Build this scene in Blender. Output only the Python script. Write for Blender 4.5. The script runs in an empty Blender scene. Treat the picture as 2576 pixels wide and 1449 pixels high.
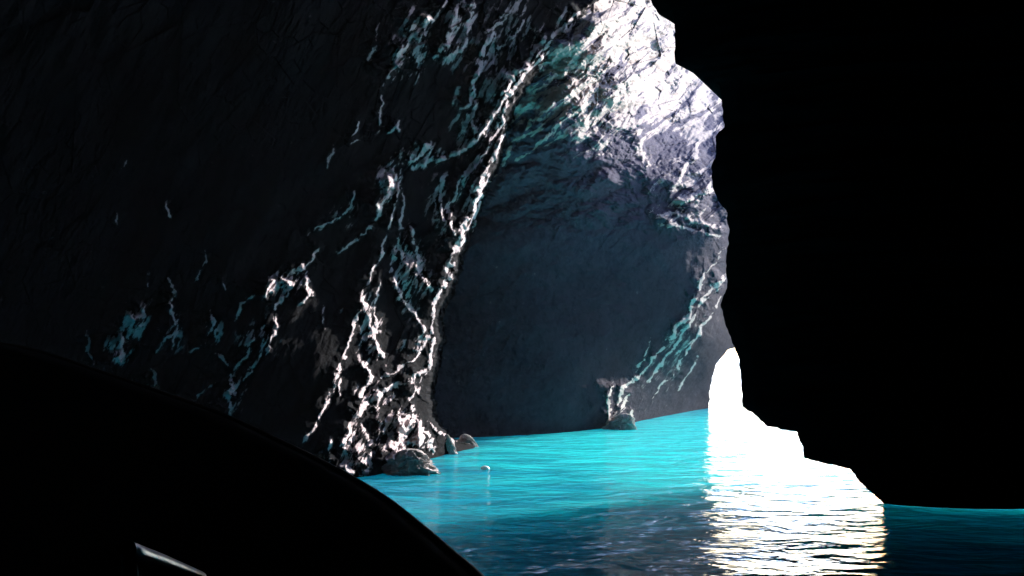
import bpy, math
import numpy as np
from mathutils import Vector

# ------------------------------------------------------------------ camera, sky, sun, exposure
sc = bpy.context.scene
COL = sc.collection
F, CX, HY, CAMZ = 2500.0, 1288.0, 900.0, 1.6      # focal length (px of a 2576 wide frame), centre column, horizon row, eye height
cd = bpy.data.cameras.new("camera"); cam = bpy.data.objects.new("camera", cd); COL.objects.link(cam)
cd.sensor_width = 36.0; cd.lens = 36.0 * F / 2576.0
cd.shift_y = (HY - 724.5) / 2576.0
cd.clip_start = 0.05; cd.clip_end = 5000
cam.location = (0, 0, CAMZ); cam.rotation_euler = (math.radians(90), 0, 0)
sc.camera = cam

SUN_AZ, SUN_EL = math.radians(46), math.radians(19)    # azimuth clockwise from the view axis (+Y)
w = bpy.data.worlds.new("World"); sc.world = w; w.use_nodes = True
nt = w.node_tree; nt.nodes.clear()
sky = nt.nodes.new("ShaderNodeTexSky"); sky.sky_type = 'NISHITA'; sky.sun_disc = False
sky.sun_elevation = SUN_EL; sky.sun_rotation = SUN_AZ; sky.air_density = 1.0; sky.dust_density = 0.5; sky.ozone_density = 1.0
bg = nt.nodes.new("ShaderNodeBackground"); bg.inputs[1].default_value = 0.15
ow = nt.nodes.new("ShaderNodeOutputWorld")
tint = nt.nodes.new("ShaderNodeMix"); tint.data_type = 'RGBA'; tint.blend_type = 'MULTIPLY'; tint.inputs[0].default_value = 1.0; tint.inputs[7].default_value = (0.88, 0.95, 1.22, 1)
nt.links.new(sky.outputs[0], tint.inputs[6]); nt.links.new(tint.outputs[2], bg.inputs[0]); nt.links.new(bg.outputs[0], ow.inputs[0])

sl = bpy.data.lights.new("sun", 'SUN'); sl.energy = 4.0; sl.angle = math.radians(0.5); sl.color = (1.0, 0.97, 0.94)
sun = bpy.data.objects.new("sun", sl); COL.objects.link(sun)
Ldir = Vector((math.sin(SUN_AZ) * math.cos(SUN_EL), math.cos(SUN_AZ) * math.cos(SUN_EL), math.sin(SUN_EL)))
sun.rotation_euler = Ldir.to_track_quat('Z', 'Y').to_euler()
sc.view_settings.view_transform = 'Standard'; sc.view_settings.look = 'None'
sc.view_settings.gamma = 1.0; sc.view_settings.use_curve_mapping = False
sc.view_settings.exposure = 2.2
sc.render.engine = 'CYCLES'
sc.cycles.use_denoising = True
sc.cycles.max_bounces = 6; sc.cycles.diffuse_bounces = 4; sc.cycles.glossy_bounces = 3; sc.cycles.volume_bounces = 2; sc.cycles.transparent_max_bounces = 8
sc.cycles.sample_clamp_indirect = 6.0

# ------------------------------------------------------------------ helpers
def tag(o, label=None, cat=None, group=None, kind=None):
    for k, v in (("label", label), ("category", cat), ("group", group), ("kind", kind)):
        if v: o[k] = v
    return o

def mesh_obj(name, verts, faces, mat, parent=None, smooth=True, crust_light=None):
    verts = np.ascontiguousarray(verts, dtype=np.float32).reshape(-1, 3)
    faces = np.ascontiguousarray(faces, dtype=np.int32).reshape(-1, 4)
    me = bpy.data.meshes.new(name)
    me.vertices.add(len(verts)); me.vertices.foreach_set("co", verts.ravel())
    me.loops.add(faces.size); me.loops.foreach_set("vertex_index", faces.ravel())
    me.polygons.add(len(faces)); me.polygons.foreach_set("loop_start", np.arange(0, faces.size, 4, dtype=np.int32))
    if smooth: me.polygons.foreach_set("use_smooth", np.ones(len(faces), dtype=bool))
    me.update(calc_edges=True); me.validate()
    if crust_light is not None:
        at = me.attributes.new("crust_light", 'FLOAT', 'POINT'); at.data.foreach_set("value", np.ascontiguousarray(crust_light, dtype=np.float32).ravel())
    me.materials.append(mat)
    o = bpy.data.objects.new(name, me); COL.objects.link(o)
    if parent: o.parent = parent
    return o

def grid_faces(nr, nc, wrap=False, flip=False):
    i = np.arange(nr - 1)[:, None]; j = np.arange(nc if wrap else nc - 1)[None, :]
    j2 = (j + 1) % nc
    f = np.stack([i * nc + j, i * nc + j2, (i + 1) * nc + j2, (i + 1) * nc + j], -1).reshape(-1, 4)
    return f[:, ::-1] if flip else f

def hash2(ix, iy, seed):
    h = (ix.astype(np.int64) * 374761393 + iy.astype(np.int64) * 668265263 + seed * 974711) & 0xffffffff
    h = ((h ^ (h >> 13)) * 1274126177) & 0xffffffff
    return ((h ^ (h >> 16)) & 0xffff) / 65535.0

def pnoise(x, y, seed=0):
    x0 = np.floor(x); y0 = np.floor(y); fx = x - x0; fy = y - y0
    u = fx * fx * fx * (fx * (fx * 6 - 15) + 10); v = fy * fy * fy * (fy * (fy * 6 - 15) + 10)
    def g(dx, dy):
        a = hash2(x0 + dx, y0 + dy, seed) * 2 * np.pi
        return np.cos(a) * (fx - dx) + np.sin(a) * (fy - dy)
    return (g(0, 0) * (1 - u) + g(1, 0) * u) * (1 - v) + (g(0, 1) * (1 - u) + g(1, 1) * u) * v

def fbm(x, y, seed=0, octv=4, gain=0.5):
    r = 0; a = 1.0
    for k in range(octv):
        r = r + a * pnoise(x, y, seed + 17 * k); x = x * 2.03 + 5.1; y = y * 2.03 + 3.7; a *= gain
    return r

def ridged(x, y, seed=0, octv=4, gain=0.55):
    r = 0; a = 1.0
    for k in range(octv):
        r = r + a * (1 - np.abs(pnoise(x, y, seed + 31 * k)) * 2.6); x = x * 2.1 + 1.3; y = y * 2.1 + 7.7; a *= gain
    return r

def cells(x, y, seed=0):
    """facets: every cell of rock is a plane with its own tilt"""
    x0 = np.floor(x); y0 = np.floor(y); best = np.full(x.shape, 9.0); val = np.zeros(x.shape)
    for i in (-1, 0, 1):
        for j in (-1, 0, 1):
            cx = x0 + i; cy = y0 + j
            px = cx + hash2(cx, cy, seed); py = cy + hash2(cx, cy, seed + 1)
            d = (x - px) ** 2 + (y - py) ** 2; m = d < best
            gx = hash2(cx, cy, seed + 2) - 0.5; gy = hash2(cx, cy, seed + 3) - 0.5
            val = np.where(m, (x - px) * gx * 2 + (y - py) * gy * 2, val); best = np.where(m, d, best)
    return val + 0.5 * np.sqrt(best)

def tps(points, x, y):
    """thin-plate surface through (x, y, value) control points"""
    P = np.array(points, float); s = 1000.0
    px, py, v = P[:, 0] / s, P[:, 1] / s, P[:, 2]
    def U(r2): return 0.5 * r2 * np.log(r2 + 1e-12)
    K = U((px[:, None] - px) ** 2 + (py[:, None] - py) ** 2) + 1e-4 * np.eye(len(P))
    A = np.c_[K, np.ones(len(P)), px, py]
    B = np.r_[A, np.c_[np.ones((1, len(P))), np.zeros((1, 3))], np.c_[px[None], np.zeros((1, 3))], np.c_[py[None], np.zeros((1, 3))]]
    c = np.linalg.solve(B, np.r_[v, 0, 0, 0])
    X = x / s; Y = y / s
    r = c[-3] + c[-2] * X + c[-1] * Y
    for i in range(len(P)):
        r = r + c[i] * U((X - px[i]) ** 2 + (Y - py[i]) ** 2)
    return r

def sstep(a, b, t):
    t = np.clip((t - a) / (b - a), 0, 1); return t * t * (3 - 2 * t)

def poly_dist(pts, x, y):
    """distance, signed side (right of travel < 0) and parameter along a polyline"""
    best = np.full(x.shape, 1e9); side = np.ones(x.shape); par = np.zeros(x.shape)
    n = len(pts) - 1
    for i in range(n):
        ax, ay = pts[i][:2]; bx, by = pts[i + 1][:2]
        dx, dy = bx - ax, by - ay; L2 = dx * dx + dy * dy + 1e-9
        t = np.clip(((x - ax) * dx + (y - ay) * dy) / L2, 0, 1)
        qx = x - ax - t * dx; qy = y - ay - t * dy
        d = np.hypot(qx, qy); m = d < best
        best = np.where(m, d, best); side = np.where(m, np.sign(dx * qy - dy * qx), side); par = np.where(m, (i + t), par)
    return best, side, par

def world(x, y, Yd):
    return np.stack([(x - CX) / F * Yd, Yd, CAMZ + (HY - y) / F * Yd], -1)

def add_ridges(r, X, Y, strokes, seed, mask=False):
    """ridges with a slow left flank and a steep right flank; each stroke = (width px, strength, points (x, y[, width factor]))"""
    wx = 10 * fbm(X / 48, Y / 48, seed, 5, 0.62); wy = 10 * fbm(X / 42, Y / 42, seed + 5, 5, 0.62)
    for k, (wd, st, pts) in enumerate(strokes):
        P = np.array([(p[0], p[1]) for p in pts], float)
        if P[0, 1] < P[-1, 1]: pass
        T = (3.0 * wd + 22) if not mask else 0.35 * wd + 2
        m = (X > P[:, 0].min() - T - 25) & (X < P[:, 0].max() + T + 25) & (Y > P[:, 1].min() - T - 25) & (Y < P[:, 1].max() + T + 25)
        ii = np.where(m.any(1))[0]; jj = np.where(m.any(0))[0]
        if not len(ii) or not len(jj): continue
        sl_ = (slice(ii[0], ii[-1] + 1), slice(jj[0], jj[-1] + 1))
        x = X[sl_] + wx[sl_]; y = Y[sl_] + wy[sl_]
        d, s, par = poly_dist(P, x, y)
        # which side is screen right
        n = len(P) - 1
        seg = np.clip(par.astype(int), 0, n - 1)
        dy = (P[1:, 1] - P[:-1, 1])[seg]; dxs = (P[1:, 0] - P[:-1, 0])[seg]
        ln = np.hypot(dxs, dy) + 1e-6
        mode = np.where(np.abs(P[-1, 1] - P[0, 1]) > 0.25 * np.abs(P[-1, 0] - P[0, 0]), 1.0, 1.0)
        down = 1.0 if P[-1, 1] >= P[0, 1] else -1.0
        sd = -s * down * d            # positive on the right-hand (screen) side for a downward stroke
        wf = np.interp(par, np.arange(len(pts)), [p[2] if len(p) > 2 else 1.0 for p in pts])
        wloc = wd * wf * (1.0 + 0.9 * fbm(x / 26, y / 26, seed + 3 * k, 2))
        wloc = np.clip(wloc * (0.72 if mask else 1.0), 2.0, None)
        endf = np.minimum(par, n - par); endf = sstep(0.0, 0.12 * max(1, n) if n > 1 else 0.25, endf)
        endf = 0.15 + 0.85 * endf
        amp = st * wloc * (0.75 + 0.9 * fbm(x / 60, y / 60, seed + 7 * k, 2)) * endf
        prof = np.where(sd < 0, np.clip(1 + sd / T, 0, 1) ** 1.5, np.clip(1 - sd / (wloc), 0, 1))
        if mask:
            prof = np.where(sd < 0, np.clip(1 + sd / T, 0, 1), np.clip(1.6 - 1.6 * sd / wloc, 0, 1)) * (0.35 + 0.65 * endf)
            r[sl_] = np.maximum(r[sl_], prof * np.clip(0.98 + 1.3 * fbm(x / 34, y / 34, seed + 7 * k, 3), 0, 1))
        else: r[sl_] += np.maximum(amp, 0) * prof
    return r

# ------------------------------------------------------------------ materials
def new_mat(name):
    m = bpy.data.materials.new(name); m.use_nodes = True
    return m, m.node_tree, m.node_tree.nodes["Principled BSDF"]

def rock_mat(name, c0, c1, scale=1.0, bump=0.5, rough=0.85, crust_light=None, spec=0.015, height_shade=False):
    m, t, b = new_mat(name); N = t.nodes; L = t.links
    tc = N.new("ShaderNodeTexCoord")
    n1 = N.new("ShaderNodeTexNoise"); n1.inputs["Scale"].default_value = 0.9 * scale; n1.inputs["Detail"].default_value = 9; n1.inputs["Roughness"].default_value = 0.68
    n2 = N.new("ShaderNodeTexNoise"); n2.inputs["Scale"].default_value = 5.0 * scale; n2.inputs["Detail"].default_value = 8; n2.inputs["Roughness"].default_value = 0.7
    L.new(tc.outputs["Object"], n1.inputs["Vector"]); L.new(tc.outputs["Object"], n2.inputs["Vector"])
    cr = N.new("ShaderNodeValToRGB"); cr.color_ramp.elements[0].position = 0.36; cr.color_ramp.elements[1].position = 0.66
    cr.color_ramp.elements[0].color = (*c0, 1); cr.color_ramp.elements[1].color = (*c1, 1)
    mx = N.new("ShaderNodeMath"); mx.operation = 'ADD'
    h = N.new("ShaderNodeMath"); h.operation = 'MULTIPLY'; h.inputs[1].default_value = 0.5
    L.new(n1.outputs["Fac"], mx.inputs[0]); L.new(n2.outputs["Fac"], mx.inputs[1]); L.new(mx.outputs[0], h.inputs[0])
    L.new(h.outputs[0], cr.inputs["Fac"]); 
    base_out = cr.outputs["Color"]
    if height_shade:        # shade and glow painted by height: darker near the sea, paler up the vault
        sp = N.new("ShaderNodeSeparateXYZ"); L.new(tc.outputs["Object"], sp.inputs[0])
        jz = N.new("ShaderNodeMath"); jz.operation = 'MULTIPLY_ADD'; jz.inputs[1].default_value = -5.0; L.new(n1.outputs["Fac"], jz.inputs[0]); L.new(sp.outputs[2], jz.inputs[2])
        wm = N.new("ShaderNodeMapRange"); wm.inputs["From Min"].default_value = 0.2; wm.inputs["From Max"].default_value = 4.6; wm.inputs["To Min"].default_value = 0.7; wm.inputs["To Max"].default_value = 2.4
        L.new(jz.outputs[0], wm.inputs["Value"])
        sc_ = N.new("ShaderNodeVectorMath"); sc_.operation = 'SCALE'; L.new(cr.outputs["Color"], sc_.inputs[0]); L.new(wm.outputs[0], sc_.inputs["Scale"]); base_out = sc_.outputs[0]
    if crust_light:      # pale mineral colour, also painted in for light caught by ridges and vault
        at = N.new("ShaderNodeAttribute"); at.attribute_name = "crust_light"
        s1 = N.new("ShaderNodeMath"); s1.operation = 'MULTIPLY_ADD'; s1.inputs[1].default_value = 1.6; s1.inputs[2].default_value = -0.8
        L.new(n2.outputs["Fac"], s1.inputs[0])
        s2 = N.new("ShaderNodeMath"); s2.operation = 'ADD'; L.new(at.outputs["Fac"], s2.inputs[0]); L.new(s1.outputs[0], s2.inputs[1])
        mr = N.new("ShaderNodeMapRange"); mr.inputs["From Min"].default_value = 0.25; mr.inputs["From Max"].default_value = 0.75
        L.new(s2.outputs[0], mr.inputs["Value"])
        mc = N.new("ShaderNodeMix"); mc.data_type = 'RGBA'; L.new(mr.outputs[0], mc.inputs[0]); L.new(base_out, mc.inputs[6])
        mc.inputs[7].default_value = (*crust_light, 1); L.new(mc.outputs[2], b.inputs["Base Color"])
    else: L.new(cr.outputs["Color"], b.inputs["Base Color"])
    bp = N.new("ShaderNodeBump"); bp.inputs["Strength"].default_value = bump; bp.inputs["Distance"].default_value = 0.06
    L.new(n2.outputs["Fac"], bp.inputs["Height"]); L.new(bp.outputs[0], b.inputs["Normal"])
    b.inputs["Roughness"].default_value = rough
    b.inputs["Specular IOR Level"].default_value = spec
    return m

M_ROCK = rock_mat("cave_rock", (0.0012, 0.0014, 0.002), (0.007, 0.0065, 0.0075), crust_light=(0.40, 0.325, 0.325))
M_BACK = rock_mat("recess_rock", (0.019, 0.017, 0.027), (0.050, 0.045, 0.062), crust_light=(0.37, 0.31, 0.285), height_shade=True)
M_DARK = rock_mat("dark_wet_rock", (0.004, 0.004, 0.005), (0.012, 0.011, 0.011), spec=0.0)

def water_mat():
    m, t, b = new_mat("cave_water"); N = t.nodes; L = t.links; N.remove(b); out = N["Material Output"]
    tc = N.new("ShaderNodeTexCoord")
    mp = N.new("ShaderNodeMapping"); mp.inputs["Scale"].default_value = (0.8, 1.25, 1)
    L.new(tc.outputs["Object"], mp.inputs[0])
    a = N.new("ShaderNodeTexNoise"); a.inputs["Scale"].default_value = 1.3; a.inputs["Detail"].default_value = 3; a.inputs["Distortion"].default_value = 0.6
    c = N.new("ShaderNodeTexNoise"); c.inputs["Scale"].default_value = 4.2; c.inputs["Detail"].default_value = 3; c.inputs["Distortion"].default_value = 0.4
    L.new(mp.outputs[0], a.inputs["Vector"]); L.new(mp.outputs[0], c.inputs["Vector"])
    b1 = N.new("ShaderNodeBump"); b1.inputs["Strength"].default_value = 1.0; b1.inputs["Distance"].default_value = 0.19
    b2 = N.new("ShaderNodeBump"); b2.inputs["Strength"].default_value = 1.0; b2.inputs["Distance"].default_value = 0.05
    L.new(a.outputs["Fac"], b1.inputs["Height"]); L.new(c.outputs["Fac"], b2.inputs["Height"]); L.new(b1.outputs[0], b2.inputs["Normal"])
    b = N.new("ShaderNodeBsdfPrincipled"); b.inputs["Base Color"].default_value = (0.008, 0.33, 0.37, 1)
    sx = N.new("ShaderNodeSeparateXYZ"); L.new(tc.outputs["Object"], sx.inputs[0])      # turquoise glow painted into the cave water, darker blue offshore
    mr = N.new("ShaderNodeMapRange"); mr.inputs["From Min"].default_value = 30; mr.inputs["From Max"].default_value = 48; L.new(sx.outputs[1], mr.inputs["Value"])
    mc = N.new("ShaderNodeMix"); mc.data_type = 'RGBA'; mc.inputs[6].default_value = (0.03, 0.62, 0.66, 1); mc.inputs[7].default_value = (0.03, 0.16, 0.20, 1)
    L.new(mr.outputs[0], mc.inputs[0])
    # pool of glow painted into the water mid-cave, fading to darker blue around it
    mp2 = N.new("ShaderNodeMapping"); mp2.inputs["Location"].default_value = (-3.6, -20.5, 0); L.new(tc.outputs["Object"], mp2.inputs[0])
    vm = N.new("ShaderNodeVectorMath"); vm.operation = 'MULTIPLY'; vm.inputs[1].default_value = (0.19, 0.085, 0); L.new(mp2.outputs[0], vm.inputs[0])
    ln = N.new("ShaderNodeVectorMath"); ln.operation = 'LENGTH'; L.new(vm.outputs[0], ln.inputs[0])
    pn = N.new("ShaderNodeTexNoise"); pn.inputs["Scale"].default_value = 0.9; pn.inputs["Detail"].default_value = 4; L.new(mp.outputs[0], pn.inputs["Vector"])
    ad = N.new("ShaderNodeMath"); ad.operation = 'MULTIPLY_ADD'; ad.inputs[1].default_value = 1.3; L.new(pn.outputs["Fac"], ad.inputs[0]); L.new(ln.outputs["Value"], ad.inputs[2])
    m2 = N.new("ShaderNodeMapRange"); m2.interpolation_type = 'SMOOTHSTEP'; m2.inputs["From Min"].default_value = 1.05; m2.inputs["From Max"].default_value = 1.95; L.new(ad.outputs[0], m2.inputs["Value"])
    m3 = N.new("ShaderNodeMix"); m3.data_type = 'RGBA'; m3.inputs[7].default_value = (0.010, 0.24, 0.36, 1)
    L.new(m2.outputs[0], m3.inputs[0]); L.new(mc.outputs[2], m3.inputs[6]); L.new(m3.outputs[2], b.inputs["Base Color"])
    b.inputs["Roughness"].default_value = 0.11; b.inputs["IOR"].default_value = 1.33
    b.subsurface_method = 'BURLEY'; b.inputs["Subsurface Weight"].default_value = 1.0
    b.inputs["Subsurface Radius"].default_value = (0.1, 1.0, 1.1); b.inputs["Subsurface Scale"].default_value = 5.0
    L.new(b2.outputs[0], b.inputs["Normal"]); L.new(b.outputs[0], out.inputs["Surface"])
    return m
M_WATER = water_mat()

# ------------------------------------------------------------------ water and seabed
def build_water():
    S, DP = 2500.0, 7.0
    v = [(-S, -60, 0), (S, -60, 0), (S, S, 0), (-S, S, 0)]; f = [[0, 1, 2, 3]]
    o = mesh_obj("water", v, f, M_WATER, smooth=False)
    tag(o, kind="structure", label="turquoise rippling sea water filling the cave floor")
    xs = np.linspace(-60, 60, 120); ys = np.linspace(-50, 120, 120); X, Y = np.meshgrid(xs, ys)
    m, t, b = new_mat("pale_sand"); b.inputs["Base Color"].default_value = (0.55, 0.5, 0.4, 1); b.inputs["Roughness"].default_value = 0.9
    P = np.stack([X, Y, -5.2 + 0.7 * fbm(X / 6, Y / 6, 4, 4)], -1)
    tag(mesh_obj("seabed", P, grid_faces(*X.shape), m), kind="structure", label="pale sandy seabed under the turquoise water")
build_water()

# ------------------------------------------------------------------ left wall (runs from beside the boat to the tall ridge beside the dark recess)
EDGE = [(1640, -420), (1560, -120), (1500, 0), (1390, 120), (1300, 240), (1262, 330), (1248, 400), (1222, 450), (1190, 520), (1172, 580), (1150, 640),
        (1140, 700), (1110, 752), (1096, 800), (1102, 850), (1090, 905), (1078, 950), (1070, 1000), (1085, 1060), (1120, 1100),
        (1192, 1120), (1200, 1220), (1205, 1400)]
ea = np.array(EDGE, float)
STROKES_A = [
 # tall ridges
 (9, 1.0, [(1010, 400), (1000, 480), (985, 560), (950, 650), (915, 730), (893, 810), (870, 880), (845, 950), (815, 1030), (780, 1085), (745, 1130)]),
 (14, 1.0, [(1310, 200), (1250, 270), (1215, 330), (1170, 370), (1100, 400), (1040, 420)]),
 (22, 1.0, [(985, 420), (975, 470), (945, 540)]),
 (26, 1.0, [(1225, 420), (1190, 500), (1165, 570), (1140, 640), (1120, 700), (1095, 760)]),
 (10, 1.0, [(1120, 700), (1098, 755), (1085, 800), (1092, 860), (1080, 925), (1055, 960)]),
 (20, 0.9, [(1080, 930), (1020, 960), (960, 985), (910, 1020), (885, 1060)]),
 (14, 1.0, [(1030, 560), (1045, 620), (1050, 690), (1085, 740)]),
 (12, 0.8, [(985, 680), (1005, 740), (1050, 800), (1075, 850)]),
 (18, 0.8, [(905, 740), (925, 800), (940, 860), (965, 910)]),
 (16, 0.8, [(900, 900), (930, 950), (905, 1000), (885, 1060)]),
 (20, 1.2, [(885, 1060), (865, 1110), (868, 1160), (880, 1200)]),
 (14, 1.1, [(905, 1070), (930, 1110), (925, 1160), (915, 1200)]),
 (10, 1.1, [(835, 1100), (830, 1150)]),
 (16, 1.0, [(1050, 960), (1030, 1010), (1040, 1060), (1080, 1100), (1085, 1150)]),
 (40, 0.8, [(1020, 1040), (1000, 1100), (980, 1180)]),
 (30, 0.8, [(1050, 1060), (1050, 1120), (1040, 1180)]),
 (10, 1.0, [(1080, 1060), (1110, 1090), (1135, 1110), (1132, 1150)]),
 (12, 1.0, [(1160, 1050), (1175, 1080), (1185, 1110)]),
 (9, 0.9, [(1150, 960), (1145, 1010), (1130, 1060)]),
 # crooked chain crossing the dark wall
 (9, 1.2, [(892, 470), (885, 520), (840, 550), (775, 590)]),
 (9, 1.2, [(955, 480), (945, 560), (900, 600), (850, 635)]),
 (11, 1.3, [(815, 605), (790, 650), (735, 690), (700, 715), (670, 735)]),
 (9, 1.1, [(735, 690), (720, 740), (690, 770), (690, 830)]),
 (16, 0.8, [(770, 690), (775, 740), (750, 770)]),
 (24, 0.7, [(680, 700), (665, 760)]),
 (9, 1.2, [(650, 735), (610, 760), (585, 810)]),
 (10, 1.0, [(690, 830), (675, 860), (670, 890)]),
 (6, 1.0, [(640, 840), (620, 890), (590, 930)]),
 (8, 0.8, [(665, 870), (640, 920), (600, 960), (580, 1010)]),
 (7, 1.2, [(540, 890), (575, 920), (580, 950)]),
 (16, 0.9, [(580, 950), (575, 1000), (580, 1050)]),
 (9, 1.1, [(540, 965), (510, 990), (485, 1015)]),
 # left cluster
 (7, 1.1, [(425, 695), (440, 730), (425, 760)]),
 (14, 1.2, [(425, 760), (435, 790), (445, 815)]),
 (8, 1.0, [(450, 815), (435, 860), (425, 890)]),
 (6, 1.0, [(440, 830), (405, 860), (385, 890)]),
 (20, 1.0, [(370, 760), (345, 800), (350, 830)]),
 (14, 0.9, [(318, 780), (335, 820), (320, 860)]),
 (24, 1.0, [(300, 840), (300, 880), (295, 920)]),
 (8, 1.0, [(215, 835), (222, 880), (235, 920)]),
 (12, 1.0, [(375, 920), (390, 950), (395, 975)]),
 (5, 0.9, [(380, 680), (370, 730)]),
 (12, 1.0, [(525, 785), (535, 815), (540, 850)]),
 (10, 0.8, [(480, 880), (500, 870), (530, 860)]),
 (8, 0.7, [(420, 510), (425, 545)]),
 (6, 0.6, [(293, 530), (295, 570)]),
 (5, 0.8, [(517, 630), (510, 680), (485, 715)]),
 (5, 0.7, [(562, 680), (565, 730)]),
 (5, 0.6, [(320, 400), (300, 430)]),
 (7, 0.9, [(842, 370), (815, 425)]), (5, 1.0, [(905, 350), (875, 370)]), (5, 1.0, [(860, 770), (858, 800)]),
 (5, 0.9, [(815, 770), (812, 825)]), (7, 1.0, [(855, 955), (848, 1000)]),
 # upper group
 (16, 1.0, [(1490, 5), (1420, 60), (1350, 120), (1300, 180), (1255, 250)]), (12, 1.0, [(1215, 140), (1195, 220), (1185, 290), (1200, 345)]), (9, 1.0, [(1275, 250), (1262, 310), (1225, 370), (1190, 430)]),
 (10, 0.9, [(1120, 430), (1105, 500), (1120, 560)]), (8, 0.9, [(1010, 470), (1015, 540), (1000, 600), (1010, 660)]), (8, .9, [(1075, 860), (1030, 910), (960, 950)]), (7, .9, [(960, 700), (940, 770), (955, 840)]),
 (24, 1.1, [(1090, 20), (1050, 80), (1015, 110), (990, 170), (965, 210)]),
 (8, 1.0, [(1125, 0), (1090, 50), (1060, 110)]),
 (18, 0.9, [(1190, 0), (1175, 60), (1160, 120), (1110, 150)]),
 (14, 1.0, [(1150, 20), (1130, 90), (1090, 150)]),
 (8, 0.9, [(955, 60), (940, 130), (925, 160)]),
 (7, 0.9, [(960, 240), (955, 300), (945, 345)]),
 (14, 0.9, [(1245, 70), (1215, 120), (1200, 190), (1180, 260), (1150, 275)]),
 (10, 1.0, [(1290, 20), (1255, 60), (1215, 85)]),
 (8, 0.9, [(1155, 210), (1140, 270)]),
 (9, 0.9, [(1330, 30), (1295, 90), (1240, 130)]),
 (12, 1.0, [(1380, 130), (1330, 170), (1290, 220), (1240, 290), (1215, 330)]),
 (8, 1.0, [(1400, 90), (1340, 150), (1300, 190)]),
 (16, 1.0, [(1080, 360), (1060, 390), (1020, 410)]),
 (8, 1.0, [(1012, 300), (1000, 330)]), (6, 1.0, [(910, 300), (880, 350)]), (6, 1.0, [(1005, 310), (975, 335)]),
 (18, 0.8, [(1260, 330), (1240, 400), (1200, 460)]),
 (10, 0.8, [(1200, 410), (1160, 450), (1130, 520), (1140, 600)]),
 (8, 0.7, [(1090, 490), (1088, 540)]),
]
def build_left():
    xs = np.concatenate([np.linspace(-1500, 0, 60, endpoint=False), np.linspace(0, 150, 60, endpoint=False), np.linspace(150, 1700, 1000)])
    ys = np.concatenate([np.linspace(-900, 0, 100, endpoint=False), np.linspace(0, 1240, 860), np.linspace(1245, 2000, 50)])
    X, Y = np.meshgrid(xs, ys)
    ctrl = [(-1500, 2000, 7), (-1500, 600, 8), (-1500, -900, 7), (0, 1900, 11), (0, 1300, 11.5), (0, 800, 12.2), (0, 300, 12), (0, -500, 10.5), (0, -900, 9),
            (500, 1150, 12.9), (500, 700, 13.5), (500, 200, 13.6), (500, -500, 12.5), (500, -900, 11.5), (970, 1190, 13.9), (900, 800, 14.8), (900, 400, 15.2), (950, 0, 15.0),
            (1100, 1160, 15.9), (1080, 900, 16.2), (1150, 600, 16.8), (1250, 300, 17.0), (1400, 50, 17.6), (1400, -500, 18), (1190, 1115, 17.6), (1700, -900, 19), (970, 1900, 13.2), (1200, 1900, 15.5)]
    D = tps(ctrl, X, Y)
    # large folds and pockets
    fx = (X * 0.82 + Y * 0.45); fy = (-X * 0.45 + Y * 0.82)
    D += 0.22 * fbm(fx / 230, fy / 520, 3, 3)
    D += 0.06 * fbm(fx / 45, fy / 120, 9, 4)
    r = np.zeros_like(D)
    add_ridges(r, X, Y, STROKES_A, 40)
    am = np.exp(-((X - 1150) / 420) ** 2 - ((Y - 60) / 330) ** 2) + 0.6 * np.exp(-((X - 1050) / 200) ** 2 - ((Y - 1000) / 260) ** 2) + 0.12
    fine = ridged(fx / 26, fy / 70, 77, 3)
    D -= (r * 2.6 / F * D) + 0.018 * fine * am
    D += 0.10 * cells(fx / 110, fy / 190, 71) + 0.05 * cells(fx / 34, fy / 60, 72) * (0.4 + am)
    # the edge: beyond it the rock turns sharply back
    ex = np.interp(Y, ea[:, 1], ea[:, 0]) + np.interp(Y, [0, 350], [30, 9]) * fbm(Y / 45, Y * 0 + 3, 5, 5, 0.6)
    over = np.clip(X - ex, 0, None)
    D += np.minimum(over, 22) * np.interp(Y, [150, 420], [0.35, 1.0]) * (0.16 + 0.10 * fbm(X / 9, Y / 22, 21, 3))
    P = world(X, Y, D)
    # drop columns far beyond the edge by collapsing them onto the turned-back side
    k = over > 22
    lim = world(ex + 22, Y, D)
    P[k] = lim[k]
    cr = np.zeros_like(D); add_ridges(cr, X, Y, STROKES_A, 40, True)  # pale streaks painted on the flanks that catch the light
    grain = fbm(fx / 9, fy / 26, 81, 4, 0.6)                      # ragged outline of the painted pale streaks
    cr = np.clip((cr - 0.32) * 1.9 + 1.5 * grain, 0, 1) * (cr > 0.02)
    veil = np.zeros_like(D)                                       # soft light on the faces between the ridges, painted as thin pale films
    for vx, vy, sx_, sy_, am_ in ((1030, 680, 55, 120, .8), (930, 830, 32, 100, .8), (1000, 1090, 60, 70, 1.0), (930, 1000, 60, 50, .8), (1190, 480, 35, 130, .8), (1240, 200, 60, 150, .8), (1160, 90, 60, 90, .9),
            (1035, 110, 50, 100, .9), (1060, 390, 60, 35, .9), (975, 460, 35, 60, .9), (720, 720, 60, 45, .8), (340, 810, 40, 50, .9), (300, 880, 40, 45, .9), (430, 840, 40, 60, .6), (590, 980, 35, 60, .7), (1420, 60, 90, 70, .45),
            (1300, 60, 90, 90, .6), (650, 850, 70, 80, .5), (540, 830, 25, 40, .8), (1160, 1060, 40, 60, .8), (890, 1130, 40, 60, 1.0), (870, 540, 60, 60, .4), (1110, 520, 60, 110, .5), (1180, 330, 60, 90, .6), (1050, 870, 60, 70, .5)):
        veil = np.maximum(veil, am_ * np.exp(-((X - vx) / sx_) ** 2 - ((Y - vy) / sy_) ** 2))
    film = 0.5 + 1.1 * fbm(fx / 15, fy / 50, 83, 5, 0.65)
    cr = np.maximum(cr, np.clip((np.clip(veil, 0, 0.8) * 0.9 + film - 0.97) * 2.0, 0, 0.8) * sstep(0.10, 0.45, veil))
    return mesh_obj("cave_wall_left", P, grid_faces(*X.shape, flip=True), M_ROCK, crust_light=cr)
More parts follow.
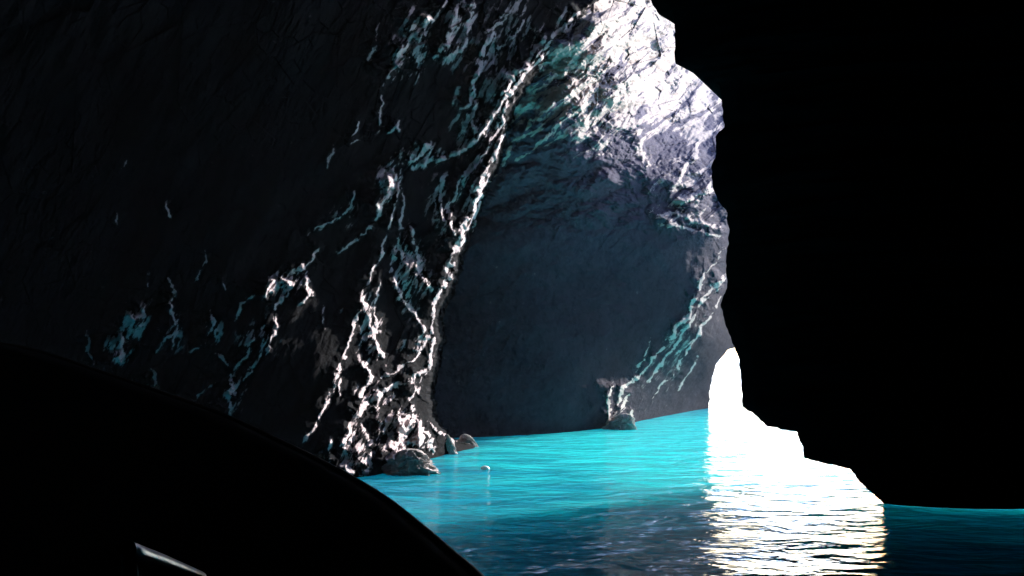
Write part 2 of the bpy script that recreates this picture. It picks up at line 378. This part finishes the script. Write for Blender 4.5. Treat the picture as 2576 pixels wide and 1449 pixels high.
tag(build_left(), kind="structure", label="dark fissured cave wall with pale ridges catching the light")

# ------------------------------------------------------------------ back wall, vault and spur (behind the recess, up to the bright rim of the mouth)
STROKES_B = [
 (13, 1.0, [(1590, 130), (1500, 190), (1400, 250), (1330, 310), (1275, 380), (1250, 440)]), (10, 0.9, [(1520, 120), (1430, 170), (1350, 230), (1300, 290)]),
 (9, 0.9, [(1640, 170), (1560, 230), (1470, 270), (1420, 300)]), (9, 0.8, [(1500, 240), (1420, 300), (1350, 370), (1300, 400)]), (8, 0.9, [(1440, 110), (1370, 160), (1310, 220)]),
 (10, 1.0, [(1560, 60), (1480, 100), (1400, 130), (1340, 190)]), (12, 1.0, [(1600, 200), (1530, 220), (1470, 230)]), (7, 0.8, [(1480, 290), (1450, 330)]), (14, 0.9, [(1640, 540), (1720, 545), (1780, 565), (1830, 575)]),
 (16, 0.9, [(1620, 340), (1600, 380), (1640, 420)]), (14, 0.9, [(1760, 370), (1720, 420), (1690, 480)]), (14, 0.9, [(1800, 450), (1760, 490), (1680, 520)]), (10, .8, [(1660, 560), (1730, 575), (1810, 600)]),
 (10, 0.9, [(1820, 620), (1770, 700), (1725, 800), (1680, 860), (1620, 930), (1570, 980), (1535, 1060)]),
 (14, 1.1, [(1545, 960), (1528, 1010), (1530, 1075)]), (12, 1.1, [(1590, 980), (1560, 1030), (1550, 1075)]), (10, 1.1, [(1580, 1020), (1590, 1060)]),
 (7, 0.7, [(1800, 700), (1740, 800), (1690, 880), (1630, 960)]), (7, 0.7, [(1815, 740), (1770, 820), (1720, 900)]), (6, 0.6, [(1780, 800), (1730, 890), (1700, 930), (1640, 1000)]), (6, .6, [(1760, 900), (1700, 980)]), (16, 0.8, [(1825, 690), (1790, 730), (1760, 770)]), (6, 0.6, [(1640, 850), (1600, 930)]), (5, .5, [(1760, 840), (1690, 900)]),
]
def build_back():
    xs = np.linspace(900, 1990, 900); ys = np.concatenate([np.linspace(-900, 0, 100, endpoint=False), np.linspace(0, 1150, 900), np.linspace(1155, 1500, 30)])
    X, Y = np.meshgrid(xs, ys)
    ctrl = [(900, 1500, 18), (900, 900, 20), (900, 400, 22), (900, 0, 20), (1190, 1100, 20.0), (1190, 900, 20.2), (1190, 600, 20.0), (1300, 400, 19.4), (1350, 250, 18.4), (1500, 100, 18.7),
            (1500, -300, 19), (1530, 1075, 22.9), (1500, 800, 21.3), (1500, 600, 20.9), (1480, 450, 20.0), (1700, 300, 25), (1700, 100, 25), (1700, -300, 22), (1700, -900, 21), (900, -900, 17),
            (1830, 600, 24.6), (1830, 400, 25), (1830, 200, 30), (1660, 600, 22.0), (1780, 1026, 31.5), (1780, 850, 25.6), (1990, 900, 38), (1990, 200, 32), (1990, -900, 28), (1650, 750, 22.6)]
    D = tps(ctrl, X, Y)
    fx = (X * 0.62 + Y * 0.78); fy = (-X * 0.78 + Y * 0.62)
    D += (0.12 + 0.4 * sstep(560, 300, Y)) * fbm(fx / 170, fy / 380, 13, 3) + 0.06 * fbm(X / 40, Y / 40, 19, 4) + 0.20 * sstep(620, 520, Y) * ridged(X / 130 + Y / 260, Y / 90 - X / 300, 23, 4)
    am = np.exp(-((X - 1640) / 230) ** 4 - ((Y - 120) / 220) ** 4) + 0.5 * np.exp(-((X - 1750) / 100) ** 2 - ((Y - 470) / 100) ** 2) + 0.6 * np.exp(-((X - 1420) / 170) ** 2 - ((Y - 220) / 130) ** 2) + 0.06
    wpx = fx + 22 * fbm(fx / 60, fy / 120, 51, 3)
    saw = lambda q: np.where(np.mod(q, 1) < 0.62, np.mod(q, 1) / 0.62, (1 - np.mod(q, 1)) / 0.38)
    D += 0.18 * cells(fx / 90, fy / 150, 74) * (am + 0.05) + 0.16 * cells(fx / 30, fy / 55, 75) * am
    D -= am * (0.08 * ridged(fx / 24, fy / 60, 97, 4) + 0.75 * saw(wpx / 84 + 0.6 * fbm(fx / 150, fy / 200, 31, 2)) * (0.5 + fbm(fx / 90, fy / 120, 61, 2)))
    r = np.zeros_like(D); add_ridges(r, X, Y, STROKES_B, 60)
    D -= r * 2.4 / F * D
    # the right rim above the gap: turns away
    rim = np.interp(Y, [860, 880, 920, 970, 1025, 1060], [1900, 1832, 1800, 1787, 1784, 1784]) + 5 * fbm(Y / 25, Y * 0 + 1, 8, 3)
    rim = np.where(Y < 860, np.interp(Y, [-900, 0, 160, 230, 860], [1770, 1780, 1800, 1875, 1905]), rim)
    over = np.clip(X - rim, 0, None)
    Xc = np.minimum(X, rim + 4 * 0)
    D = D + np.minimum(over, 40) * 0.4
    P = world(Xc, Y, D)
    P = np.where((over > 0)[..., None], world(Xc - np.minimum(over, 40) * 1.5, Y, D), P)
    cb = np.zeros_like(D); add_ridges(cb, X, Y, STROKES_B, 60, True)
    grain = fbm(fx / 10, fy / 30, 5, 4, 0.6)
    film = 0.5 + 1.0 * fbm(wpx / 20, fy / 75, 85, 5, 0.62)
    cr = np.clip((0.95 * np.clip(am, 0, 1) + film - 0.86) * 2.0, 0, 1) * sstep(0.08, 0.3, am)  # pale tone painted over the sunlit part of the vault
    cr = cr + 0.42 * np.exp(-((X - 1700 + (Y - 880) * 0.6) / 60) ** 2 - ((Y - 880) / 130) ** 2) * (X > np.interp(Y, [620, 930, 1060], [1812, 1618, 1535])) * (0.6 + 1.2 * fbm((X * 0.75 + Y * 0.55) / 14, (Y * 0.75 - X * 0.55) / 70, 91, 4))  # faint glow on the spur face, put into the colour
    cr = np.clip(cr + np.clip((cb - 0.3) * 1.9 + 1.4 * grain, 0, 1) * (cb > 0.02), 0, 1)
    return mesh_obj("cave_wall_back", P, grid_faces(*X.shape, flip=True), M_BACK, crust_light=cr)
tag(build_back(), kind="structure", label="shadowed recess wall rising into the sunlit vault by the cave mouth")

# ------------------------------------------------------------------ right rock mass (black against the light)
SIL = [(1560, -500), (1600, -200), (1632, -20), (1640, 10), (1658, 38), (1690, 12), (1697, 60), (1698, 160), (1742, 178), (1775, 205), (1810, 214), (1816, 260), (1822, 318), (1800, 342), (1802, 380), (1790, 425),
       (1792, 470), (1806, 505), (1826, 528), (1834, 580), (1826, 660), (1830, 720), (1813, 765), (1822, 810), (1845, 868), (1860, 905), (1864, 960), (1868, 1024), (1890, 1036), (1930, 1072),
       (2005, 1088), (2017, 1115), (2022, 1152), (2060, 1162), (2140, 1180), (2162, 1212), (2205, 1250), (2240, 1278), (2246, 1300), (2260, 1400), (2300, 1700)]
def build_right():
    s = np.array(SIL, float)
    seg = np.r_[0, np.cumsum(np.hypot(*np.diff(s, axis=0).T))]
    t = np.linspace(0, seg[-1], 700)
    px = np.interp(t, seg, s[:, 0]) + 4.5 * fbm(t / 26, t * 0, 3, 3); py = np.interp(t, seg, s[:, 1]) + 4.5 * fbm(t / 26, t * 0 + 9, 4, 3)
    Ye = 10.9 + 0 * t
    E = world(px, py, Ye)
    # plan offsets from the edge: unseen back side, shaped to block sun ... edge ... front side
    offs = [(60, 53), (36, 33), (18, 17.5), (8.5, 9.2), (3.7, 5.0), (1.7, 3.2), (0.25, 0.35), (0, 0), (0.12, -0.12), (0.5, -0.3), (1.2, -0.45), (2.2, -0.5), (3.4, -0.9), (4.5, -2.2), (5.5, -5), (5.5, -9), (3.5, -16), (-2, -22)]
    offs = np.array(offs)
    k = np.linspace(0, len(offs) - 1, 120)
    ox = np.interp(k, np.arange(len(offs)), offs[:, 0]); oy = np.interp(k, np.arange(len(offs)), offs[:, 1])
    P = np.repeat(E[:, None, :], len(k), 1)
    P[..., 0] += ox[None]; P[..., 1] += oy[None]
    # the far ends forget the edge's outline
    base = 4.4
    wgt = sstep(0.8, 6, np.abs(ox))[None] * (np.abs(k - 7) > 1)[None]
    P[..., 0] = P[..., 0] * (1 - wgt) + (base + ox[None]) * wgt
    n = fbm(t[:, None] / 60 + k[None] * 0.3, k[None] / 3 + t[:, None] * 0, 12, 4)
    P[..., 1] += 0.25 * n * sstep(0, 1, np.abs(ox))[None]
    # below the overhang the columns keep their height but never sink below the edge row
    return mesh_obj("cave_wall_right", P, grid_faces(*P.shape[:2]), M_DARK)
tag(build_right(), kind="structure", label="black craggy rock wall silhouetted against the cave mouth")

# ------------------------------------------------------------------ roof over the boat and closing wall behind
def build_roof():
    xs = np.linspace(-26, 16, 90); ys = np.linspace(-24, 17, 90)
    X, Y = np.meshgrid(xs, ys)
    Z = np.maximum(4.5, 2.4 + 0.46 * Y) + 0.5 * fbm(X / 3, Y / 3, 2, 4) + 1.2
    P = np.stack([X, Y, Z], -1)
    return mesh_obj("cave_roof", P, grid_faces(*X.shape, flip=True), M_DARK)
tag(build_roof(), kind="structure", label="dark rock roof low over the boat")
def build_end():
    a = np.linspace(math.radians(120), math.radians(380), 120); z = np.linspace(-2, 12, 40)
    A, Z = np.meshgrid(a, z)
    R = 1 + 0.08 * fbm(A * 3, Z / 3, 2, 4)
    P = np.stack([-3 + 14 * R * np.cos(A), -4 + 15 * R * np.sin(A), Z], -1)
    return mesh_obj("cave_wall_end", P, grid_faces(*A.shape), M_DARK)
tag(build_end(), kind="structure", label="dark inner end of the cave behind the boat")

# ------------------------------------------------------------------ boulders at the waterline
M_CRUST = rock_mat("crusted_rock", (0.16, 0.14, 0.14), (0.70, 0.62, 0.60), scale=3.0, bump=0.8)
def boulder(px, py, wpx, hpx, seed, label, lean=0.0, name="boulder"):
    """px, py: where its foot meets the water in the frame; wpx, hpx: its size there"""
    Yd = CAMZ * F / (py - HY); x0 = (px - CX) / F * Yd; rx = wpx / F * Yd / 2; h = hpx / F * Yd
    th = np.linspace(0, 2 * np.pi, 120, endpoint=False); v = np.linspace(0, 1, 90)
    T, V = np.meshgrid(th, v)
    prof = np.clip(1 - V ** 3.5, 0, 1) ** 0.5 * (1 - 0.35 * V)
    n = -0.25 + 0.3 * cells(T * 2.2 / np.pi * 2, V * 4, seed) + 0.45 * fbm(np.cos(T) * 2.2 + seed, np.sin(T) * 2.2 + V * 3, seed, 5) + 0.34 * ridged(np.cos(T) * 4.2 + seed, V * 5 + np.sin(T) * 3.2, seed + 3, 4)
    R = prof * (1 + n)
    z = V * h * 1.25 - 0.25 * h
    P = np.stack([rx * R * np.cos(T) + lean * np.clip(z, 0, None), rx * 0.9 * R * np.sin(T), z], -1)
    o = mesh_obj(name, P, grid_faces(90, 120, wrap=True), M_CRUST)
    o.location = (x0, Yd + rx * 0.3, 0)
    return tag(o, label=label, cat="rock", group="rocks standing in the water")
boulder(1030, 1192, 112, 62, 3, "wide pale crusted boulder at the waterline where the left wall ends")
boulder(1133, 1142, 26, 50, 8, "narrow pale rock pillar standing in water right of the wide boulder", -0.2)
boulder(1178, 1124, 40, 32, 15, "small rock knob at the far foot of the left wall", -0.3)
boulder(1562, 1080, 66, 40, 21, "low white crusted rock at the toe of the far spur", 0.25)

def sphere(r, nu=24, nv=14):
    T, V = np.meshgrid(np.linspace(0, 2 * np.pi, nu, endpoint=False), np.linspace(0.001, np.pi - 0.001, nv))
    return np.stack([r * np.sin(V) * np.cos(T), r * np.sin(V) * np.sin(T), r * np.cos(V)], -1), grid_faces(nv, nu, wrap=True)
m, t, b = new_mat("white_foam_plastic"); b.inputs["Base Color"].default_value = (0.8, 0.8, 0.78, 1); b.inputs["Roughness"].default_value = 0.5
P, Fc = sphere(0.05); P = P * np.array([1.3, 1, 0.7])
fl = mesh_obj("float", P, Fc, m); Yf = CAMZ * F / (1180 - HY); fl.location = ((1220 - CX) / F * Yf, Yf, 0.012)
tag(fl, label="tiny white float bobbing on the teal water near the boulders", cat="float")

# ------------------------------------------------------------------ boat: its high curved prow fills the lower left
def plain(name, col, rough, metal=0.0):
    m, t, b = new_mat(name); N = t.nodes; L = t.links
    tc = N.new("ShaderNodeTexCoord"); n = N.new("ShaderNodeTexNoise"); n.inputs["Scale"].default_value = 14; n.inputs["Detail"].default_value = 6
    L.new(tc.outputs["Object"], n.inputs["Vector"])
    mc = N.new("ShaderNodeMix"); mc.data_type = 'RGBA'; mc.inputs[6].default_value = (*[c * 0.7 for c in col], 1); mc.inputs[7].default_value = (*[c * 1.3 for c in col], 1)
    L.new(n.outputs["Fac"], mc.inputs[0]); L.new(mc.outputs[2], b.inputs["Base Color"])
    bp = N.new("ShaderNodeBump"); bp.inputs["Strength"].default_value = 0.15; bp.inputs["Distance"].default_value = 0.01; L.new(n.outputs["Fac"], bp.inputs["Height"]); L.new(bp.outputs[0], b.inputs["Normal"])
    b.inputs["Roughness"].default_value = rough; b.inputs["Metallic"].default_value = metal
    return m
M_HULL = plain("black_hull_paint", (0.008, 0.008, 0.009), 0.6); M_RIM = plain("brown_varnished_wood", (0.10, 0.05, 0.035), 0.4); M_CHROME = plain("worn_steel", (0.7, 0.7, 0.72), 0.3, 1.0)

def tube(pts, r, nc=14):
    pts = np.array(pts, float); tn = np.gradient(pts, axis=0); tn /= np.linalg.norm(tn, axis=1)[:, None]
    up = np.array([0.1, 0.2, 1.0]); a = np.cross(tn, up); a /= np.linalg.norm(a, axis=1)[:, None]; b_ = np.cross(tn, a)
    th = np.linspace(0, 2 * np.pi, nc, endpoint=False)
    P = pts[:, None] + r * (np.cos(th)[None, :, None] * a[:, None] + np.sin(th)[None, :, None] * b_[:, None])
    return P, grid_faces(len(pts), nc, wrap=True)

def catmull(P, n):
    P = np.array(P, float); P = np.vstack([2 * P[0] - P[1], P, 2 * P[-1] - P[-2]]); out = []
    m = len(P) - 3
    for u in np.linspace(0, m - 1e-6, n):
        i = int(u); f = u - i; a, b_, c, d = P[i:i + 4]
        out.append(0.5 * (2 * b_ + (c - a) * f + (2 * a - 5 * b_ + 4 * c - d) * f * f + (3 * b_ - a - 3 * c + d) * f ** 3))
    return np.array(out)

def build_boat():
    root = bpy.data.objects.new("boat", None); COL.objects.link(root)
    tag(root, label="black boat with high curved prow and thin brown rim", cat="boat")
    GP = [(-900, 930, 3.3), (-500, 862, 3.0), (-200, 850, 2.8), (0, 866, 2.65), (120, 893, 2.55), (260, 940, 2.45), (400, 988, 2.33), (560, 1046, 2.2), (740, 1130, 2.05), (860, 1192, 1.95),
          (960, 1252, 1.85), (1050, 1322, 1.75), (1125, 1386, 1.66), (1205, 1456, 1.58), (1290, 1560, 1.45), (1370, 1720, 1.25), (1420, 1950, 1.05), (1420, 2400, 0.85)]
    G = catmull([world(np.array(float(a)), np.array(float(b_)), np.array(c)) for a, b_, c in GP], 220)
    tn = np.gradient(G, axis=0); nrm = np.stack([-tn[:, 1], tn[:, 0], 0 * tn[:, 0]], 1); nrm /= np.linalg.norm(nrm, axis=1)[:, None]
    if (nrm[110] @ np.array([0.5, 1, 0])) < 0: nrm = -nrm       # outward, away from the seats
    def loft(prof):
        return np.stack([G + nrm * o_ + np.array([0, 0, 1.0]) * z_ * 1.0 for o_, z_ in prof], 1)
    # outer side: falls steeply to the water, tucked under the rim
    rows = 14; hullP = np.zeros((len(G), rows, 3))
    for k in range(rows):
        f = k / (rows - 1)
        hullP[:, k] = G - nrm * (0.02 + 0.55 * f ** 1.8)[..., None] if False else G - nrm * (0.02 + 0.55 * f ** 1.8)
        hullP[:, k, 2] = G[:, 2] * (1 - f) + (-0.35) * f
    mesh_obj("hull", hullP, grid_faces(len(G), rows), M_HULL, root)
    deck = loft([(0.0, 0.0), (-0.03, 0.004), (-0.06, -0.004), (-0.12, -0.03), (-0.35, -0.10), (-0.7, -0.17), (-1.1, -0.22)])
    mesh_obj("foredeck", deck, grid_faces(len(G), 7), M_HULL, root)
    P, f = tube(G + nrm * 0.004 + np.array([0, 0, -0.006]), 0.011); mesh_obj("gunwale", P, f, M_RIM, root)
    R = catmull([world(np.array(float(a)), np.array(float(b_)), np.array(c)) for a, b_, c in
                 [(318, 1386, 1.00), (345, 1397, 1.02), (400, 1417, 1.09), (450, 1438, 1.15), (500, 1459, 1.22)]], 60)
    P, f = tube(R, 0.011); rail = mesh_obj("grab_rail", P, f, M_CHROME, root)
    for q in (2, 57):
        e = R[q]; P, f = tube([e, e + np.array([0, 0.01, -0.04]), e + np.array([0, 0.02, -0.12])], 0.008); mesh_obj("rail_foot", P, f, M_HULL, rail)
build_boat()

# ------------------------------------------------------------------ thin haze added to lift the shade in the cave and glow at its mouth
m = bpy.data.materials.new("lift_haze"); m.use_nodes = True; m.node_tree.nodes.clear()
pv = m.node_tree.nodes.new("ShaderNodeVolumePrincipled"); pv.inputs["Density"].default_value = 0.00028; pv.inputs["Anisotropy"].default_value = 0.5; pv.inputs["Color"].default_value = (0.72, 0.80, 1.0, 1)
mo = m.node_tree.nodes.new("ShaderNodeOutputMaterial"); m.node_tree.links.new(pv.outputs[0], mo.inputs["Volume"])
x0, x1, y0, y1, z0, z1 = -45, 90, -40, 110, -9, 30
hv = [(x0, y0, z0), (x1, y0, z0), (x1, y1, z0), (x0, y1, z0), (x0, y0, z1), (x1, y0, z1), (x1, y1, z1), (x0, y1, z1)]
tag(mesh_obj("lift_haze_box", hv, [[0, 3, 2, 1], [4, 5, 6, 7], [0, 1, 5, 4], [1, 2, 6, 5], [2, 3, 7, 6], [3, 0, 4, 7]], m, smooth=False), kind="stuff", label="thin pale haze added to lift the shaded recess and glow around the cave mouth")
